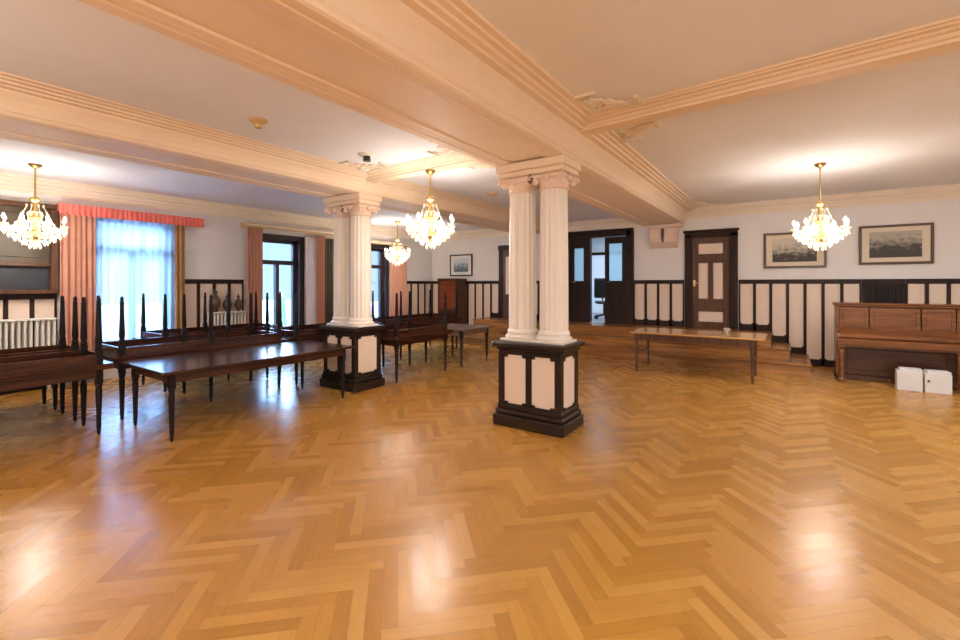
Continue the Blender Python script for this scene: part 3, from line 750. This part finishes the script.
# cartons under the keyboard
def carton(label, x0, x1, y0, h, d, rz, lid):
    hole = not lid
    cx = (x0+x1)/2; hw = (x1-x0)/2; r = thing('carton', label, 'box', (cx, y0+d/2, 0), rz)
    m = MB(); m.box(-hw, hw, -d/2, d/2, 0, h, 0, .006); m.build('body', CARD, r)
    m = MB(); m.box(-hw*.78, hw+.005, -d/2+.05, d/2, h, h+.035, 0, .006); m.build('lid' if lid else 'flap', CARD, r)
    if not hole: return
    m = MB(); m.tube([(-hw*.82, -d/2-.002, h*.62), (-hw*.66, -d/2-.002, h*.62)], .016, 8); m.build('hand_hole', BLACK, r)
carton('white cardboard carton under the piano keyboard, the left one with a lid', 1.41, 1.70, 9.42, .30, .25, math.radians(-3), True)
carton('white cardboard carton under the piano keyboard, the right one with a hand hole', 1.715, 2.01, 9.43, .29, .25, math.radians(2), False)

# cabinet by the left end of the steps
r = thing('roll_front_cabinet', 'reddish wooden roll-front cabinet against the far wall below the small picture', 'cabinet', (-8.60, 10.95, 0))
m = MB(); 
for s_ in (-1, 1): m.box(s_*.36, s_*.325, -.25, .28, 0, 1.78, 0, .006)
m.box(-.37, .37, -.26, .28, 1.76, 1.82, 0, .01); m.box(-.325, .325, .2, .28, 0, 1.76); m.box(-.325, .325, -.24, .2, .82, .87); m.box(-.325, .325, -.22, .2, 0, .08)
m.build('carcass', PIANOD, r)
m = MB()
for q in range(18): z = .88+q*.048; m.box(-.32, .32, -.235, -.21, z, z+.043, 0, .01)
m.build('roll_front', CABW, r)
for a, b in ((-.32, -.005), (.005, .32)):
    m = MB(); m.box(a, b, -.235, -.21, .09, .81, 0, .005); m.build('door', PIANOD, r)

# ------------------------------------------------------------------ pictures
def picture(label, xa, xb, za, zb, fm_, mt, pm, fw=.045, mw=.11, tilt=.03):
    cx = (xa+xb)/2; hw = (xb-xa)/2; hh = (zb-za)/2
    r = thing('framed_picture', label, 'picture', (cx, YF-.035, (za+zb)/2)); r.rotation_euler = (tilt, 0, 0)
    m = MB()
    for (a, b, c, d) in ((-hw, hw, -hh, -hh+fw), (-hw, hw, hh-fw, hh), (-hw, -hw+fw, -hh+fw, hh-fw), (hw-fw, hw, -hh+fw, hh-fw)): m.box(a, b, -.02, .012, c, d, 0, .006)
    m.build('frame', fm_, r)
    m = MB(); m.box(-hw+fw, hw-fw, -.004, .006, -hh+fw, hh-fw); m.build('mount', mt, r)
    m = MB(); m.box(-hw+fw+mw, hw-fw-mw, -.007, -.0045, -hh+fw+mw*.75, hh-fw-mw*.75); m.build('print', pm, r)
picture('framed landscape print beside the brown door, behind the right chandelier', -.42, .64, 1.98, 2.72, GOLDF, MATB, print_mat('engraving_trees', (.06, .05, .04), (.62, .57, .47), 3, .55), tilt=0)
picture('framed landscape print above the piano, dark hills under clouds', 1.13, 2.17, 2.02, 2.76, GOLDF, MATB, print_mat('engraving_hills', (.06, .05, .04), (.46, .43, .36), 9, .35), tilt=0)
picture('small black framed picture with white mount above the roll-front cabinet', -8.92, -8.04, 1.90, 2.58, BLACK, PASSE, print_mat('blue_print', (.12, .15, .2), (.6, .68, .74), 15, .5), .04, .12, tilt=0)

# ------------------------------------------------------------------ chandeliers
def chandelier(label, x, y, zt, R=.32):
    t = thing('chandelier', label, 'chandelier', (x, y, 0), 0, None)
    m = MB(); m.lathe([(.075, zt), (.07, zt-.02), (.04, zt-.045), (.012, zt-.06)], 0, 0, 20); m.build('ceiling_rose', BRASS, t)
    m = MB(); m.tube([(0, 0, zt-.05), (0, 0, 2.84)], .011, 8); m.build('stem', BRASS, t)
    m = MB(); m.lathe([(.01, 2.86), (.05, 2.84), (.07, 2.80), (.03, 2.77), (.025, 2.66), (.06, 2.62), (.075, 2.56), (.04, 2.50), (.03, 2.40), (.07, 2.36), (.085, 2.32), (.05, 2.27), (.02, 2.23), (.03, 2.20), (.02, 2.175), (.005, 2.16)], 0, 0, 20)
    m.build('body', BRASS, t)
    N = 8
    for k in range(N):
        a = 2*PI*k/N+.2; ca, sa = math.cos(a), math.sin(a)
        m = MB(); pts = []
        for q in range(9):
            f = q/8; rr = .05+(R-.05)*f; z = 2.36-.09*math.sin(f*PI)+.08*f*f; pts.append((rr*ca, rr*sa, z))
        m.tube(pts, .008, 6); am = m.build('arm', BRASS, t)
        px, py, pz = pts[-1]
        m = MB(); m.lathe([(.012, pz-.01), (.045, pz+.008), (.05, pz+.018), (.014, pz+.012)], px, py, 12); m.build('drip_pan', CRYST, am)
        m = MB(); m.lathe([(.011, pz+.01), (.011, pz+.075)], px, py, 8); m.build('candle', WHITEM, am)
        m = MB(); m.lathe([(.008, pz+.075), (.018, pz+.09), (.021, pz+.105), (.013, pz+.13), (.002, pz+.15)], px, py, 10); m.build('bulb', BULB, am)
        m = MB()
        for q in range(5):
            b_ = a+(q-2)*.14; rr = R+.01*(q % 2)
            m.octa(rr*math.cos(b_), rr*math.sin(b_), pz-.035-.028*(q % 2), .011, .028)
        for q in range(6):      # swag from the crown down to the arm end
            f = (q+.5)/6; rr = .07+(R-.09)*f; z = 2.78-.42*f-.07*math.sin(f*PI); m.octa(rr*ca, rr*sa, z, .012, .024)
        for q in range(5):      # swag between neighbouring arms
            f = (q+.5)/5; b_ = a+f*2*PI/N; rr = R*.93; m.octa(rr*math.cos(b_), rr*math.sin(b_), pz-.03-.07*math.sin(f*PI), .012, .024)
        w_ = [(rr2*math.cos(b2), rr2*math.sin(b2), z2) for (rr2, b2, z2) in
              [(.07+(R-.09)*(q+.5)/6, a, 2.78-.42*(q+.5)/6-.07*math.sin((q+.5)/6*PI)) for q in range(6)]+[(R, a, pz-.035)]+
              [(R*.93, a+(q+.5)/5*2*PI/N, pz-.03-.07*math.sin((q+.5)/5*PI)) for q in range(5)]]
        m.tube(w_, .0025, 5)
        m.tube([((R+.005)*math.cos(a+(q-2)*.14), (R+.005)*math.sin(a+(q-2)*.14), pz-.035-.028*(q % 2)) for q in range(5)], .0025, 5)
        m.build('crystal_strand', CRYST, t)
    for (rr, z, n_) in ((.26, 2.31, 22), (.20, 2.26, 18), (.13, 2.21, 12), (.06, 2.16, 6), (.075, 2.60, 8), (.15, 2.47, 14), (.22, 2.40, 18)):
        m = MB(); m.tube([(rr*math.cos(2*PI*q/16), rr*math.sin(2*PI*q/16), z+.035) for q in range(17)], .004, 5)
        for q in range(n_): b_ = 2*PI*q/n_; m.octa(rr*math.cos(b_), rr*math.sin(b_), z, .013, .033)
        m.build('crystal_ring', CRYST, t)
    return t
CH = [(.39, 8.16, ZC, 'crystal chandelier with candle bulbs hanging before the framed prints at the right'),
      (-4.05, 4.68, 3.21, 'crystal chandelier hanging between the two column pairs'),
      (-8.5, 8.5, ZM, 'farthest crystal chandelier, hanging before the far window'),
      (-8.55, 1.60, ZM, 'crystal chandelier at the left edge, before the dark wall cabinet')]
for (x, y, z, lb) in CH: chandelier(lb, x, y, z)

# ceiling fittings
def fitting(name, label, x, y, z, mat, prof):
    m = MB(); r = thing(name, label, 'ceiling fitting', (x, y, z)); m.lathe(prof, 0, 0, 20); m.build('housing', mat, r); return r
r = fitting('ceiling_rosette', 'gilt ceiling rosette in the ceiling panel nearest the camera between the beams', -4.39, 2.44, ZM, GOLD, [(.09, 0), (.085, -.015), (.05, -.025), (.03, -.05), (.001, -.055)])
m = MB(); m.lathe([(.001, -.09), (.03, -.08), (.035, -.05), (.02, -.03)], 0, 0, 12); m.build('knob', BRASS, r)
r = fitting('ceiling_spotlight', 'small dark ceiling spotlight in the panel left of the main beam', -4.42, 3.86, ZM, WHITEM, [(.10, 0), (.095, -.02), (.05, -.035), (.001, -.036)])
m = MB(); m.lathe([(.045, -.03), (.05, -.09), (.001, -.095)], .02, 0, 12); m.build('lens', BLACK, r)
r = fitting('smoke_detector', 'flat white smoke detector near the rear column capital', -4.98, 4.30, ZM, WHITEM, [(.08, 0), (.078, -.025), (.05, -.04), (.001, -.041)])
r = fitting('ceiling_lamp', 'small yellowish ceiling lamp left of the front column capital', -4.45, 6.85, ZM, GOLD, [(.09, 0), (.085, -.02), (.03, -.04), (.001, -.05)])

# office chair seen through the open double doors
r = thing('office_chair', 'black office chair visible through the open double doors', 'chair', (-4.45, 12.9, Z1-.02), .5)
m = MB(); m.box(-.24, .24, -.24, .24, .44, .52, 0, .03); m.build('seat', BLACK, r)
m = MB(); m.box(-.25, .25, .2, .27, .60, 1.2, 0, .03); m.build('backrest', BLACK, r)
m = MB(); m.tube([(0, .05, .47), (0, .26, .48), (0, .28, .75)], .02, 8); m.tube([(0, 0, .1), (0, 0, .45)], .03, 10); m.build('column', BLACK, r)
m = MB()
for k in range(5): a = k*2*PI/5; m.tube([(0, 0, .12), (.28*math.cos(a), .28*math.sin(a), .07)], [.025, .018], 8); m.lathe([(.02, .0), (.035, .02), (.035, .05), (.02, .07)], .28*math.cos(a), .28*math.sin(a), 10)
m.build('base', BLACK, r)

# ------------------------------------------------------------------ outside
struct(MB().box(-60, XL-.3, -30, 40, -.8, -.6).build('ground', GROUND))
r = thing('garden_parasol', 'folded green parasol standing outside the middle window', 'parasol', (-15., 9.25, -.6))
m = MB(); m.tube([(0, 0, 0), (0, 0, 1.95)], .03, 8); m.build('pole', WHITEM, r)
m = MB(); m.lathe([(.16, .55), (.17, .62), (.13, 1.2), (.07, 1.75), (.02, 1.85)], 0, 0, 24, flute=6, fd=.04); m.build('canopy', LEAF, r)
m = MB(); m.box(-.3, .3, -.3, .3, 0, .08, 0, .02); m.build('base', BLACK, r)
# ------------------------------------------------------------------ lights
def pl(x, y, z, e, c=(1, .90, .80), rad=.2):
    d = bpy.data.lights.new('chandelier_or_fill_light', 'POINT'); d.energy = e; d.color = c; d.shadow_soft_size = rad
    o = bpy.data.objects.new('chandelier_or_fill_light', d); C.objects.link(o); o.location = (x, y, z); return o
for (x, y, z, lb) in CH: pl(x, y, 2.34, 100)
for (x, y) in ((.5, -1.2), (-4.1, -1.6)): pl(x, y, 2.5, 110)  # unseen fill lamps added behind the camera, no chandeliers hang there
def area(name, loc, rot, sx, sy, e, c):
    d = bpy.data.lights.new(name, 'AREA'); d.shape = 'RECTANGLE'; d.size = sx; d.size_y = sy; d.energy = e; d.color = c
    o = bpy.data.objects.new(name, d); C.objects.link(o); o.location = loc; o.rotation_euler = rot; return o
# daylight entering through each window (just outside the panes)
for (a, b, z0, z1) in WIN:
    q = area('window_portal', (XL-.31, (a+b)/2, (z0+z1)/2), (0, -PI/2, 0), z1-z0, b-a, 1, (1, 1, 1)); q.data.cycles.is_portal = True
# unseen fill lights added under the ceiling, behind the camera and to its right
area('room_fill', (1.5, -1.5, 3.3), (0, 0, 0), 4, 4, 120, (.86, .94, 1))
area('room_fill', (2.6, 5.5, 3.3), (0, 0, 0), 2.5, 5, 110, (.86, .94, 1))
area('vestibule_light', (-4, 13.4, 3.3), (0, 0, 0), 2, 2, 50, (.8, .9, 1))

w = bpy.data.worlds.new('World'); bpy.context.scene.world = w; w.use_nodes = True
n = w.node_tree.nodes; l = w.node_tree.links; bg = n['Background']
tc = n.new('ShaderNodeTexCoord'); sp = n.new('ShaderNodeSeparateXYZ'); l.new(tc.outputs['Generated'], sp.inputs[0])
rp = n.new('ShaderNodeValToRGB'); e = rp.color_ramp.elements; e[0].color = (.42, .68, .95, 1); e[0].position = .0; e[1].color = (.36, .60, 1, 1); e[1].position = .2
l.new(sp.outputs['Z'], rp.inputs[0]); l.new(rp.outputs[0], bg.inputs['Color'])
mr = n.new('ShaderNodeMapRange'); mr.inputs['From Min'].default_value = .10; mr.inputs['From Max'].default_value = .18; mr.inputs['To Min'].default_value = 1.35; mr.inputs['To Max'].default_value = 27.
l.new(sp.outputs['Z'], mr.inputs['Value']); l.new(mr.outputs[0], bg.inputs['Strength'])

# ------------------------------------------------------------------ camera
cd = bpy.data.cameras.new('Camera'); cam = bpy.data.objects.new('Camera', cd); C.objects.link(cam)
cd.sensor_width = 36; cd.lens = 447/960*36; cd.shift_y = -36/960; cd.clip_start = .05; cd.clip_end = 200
cam.location = (0, 0, 1.65); cam.rotation_euler = (PI/2, 0, math.asin(.567))
bpy.context.scene.camera = cam
vs = bpy.context.scene.view_settings; vs.view_transform = 'Standard'; vs.look = 'None'; vs.exposure = .34; vs.gamma = 1
bpy.context.scene.cycles.max_bounces = 8
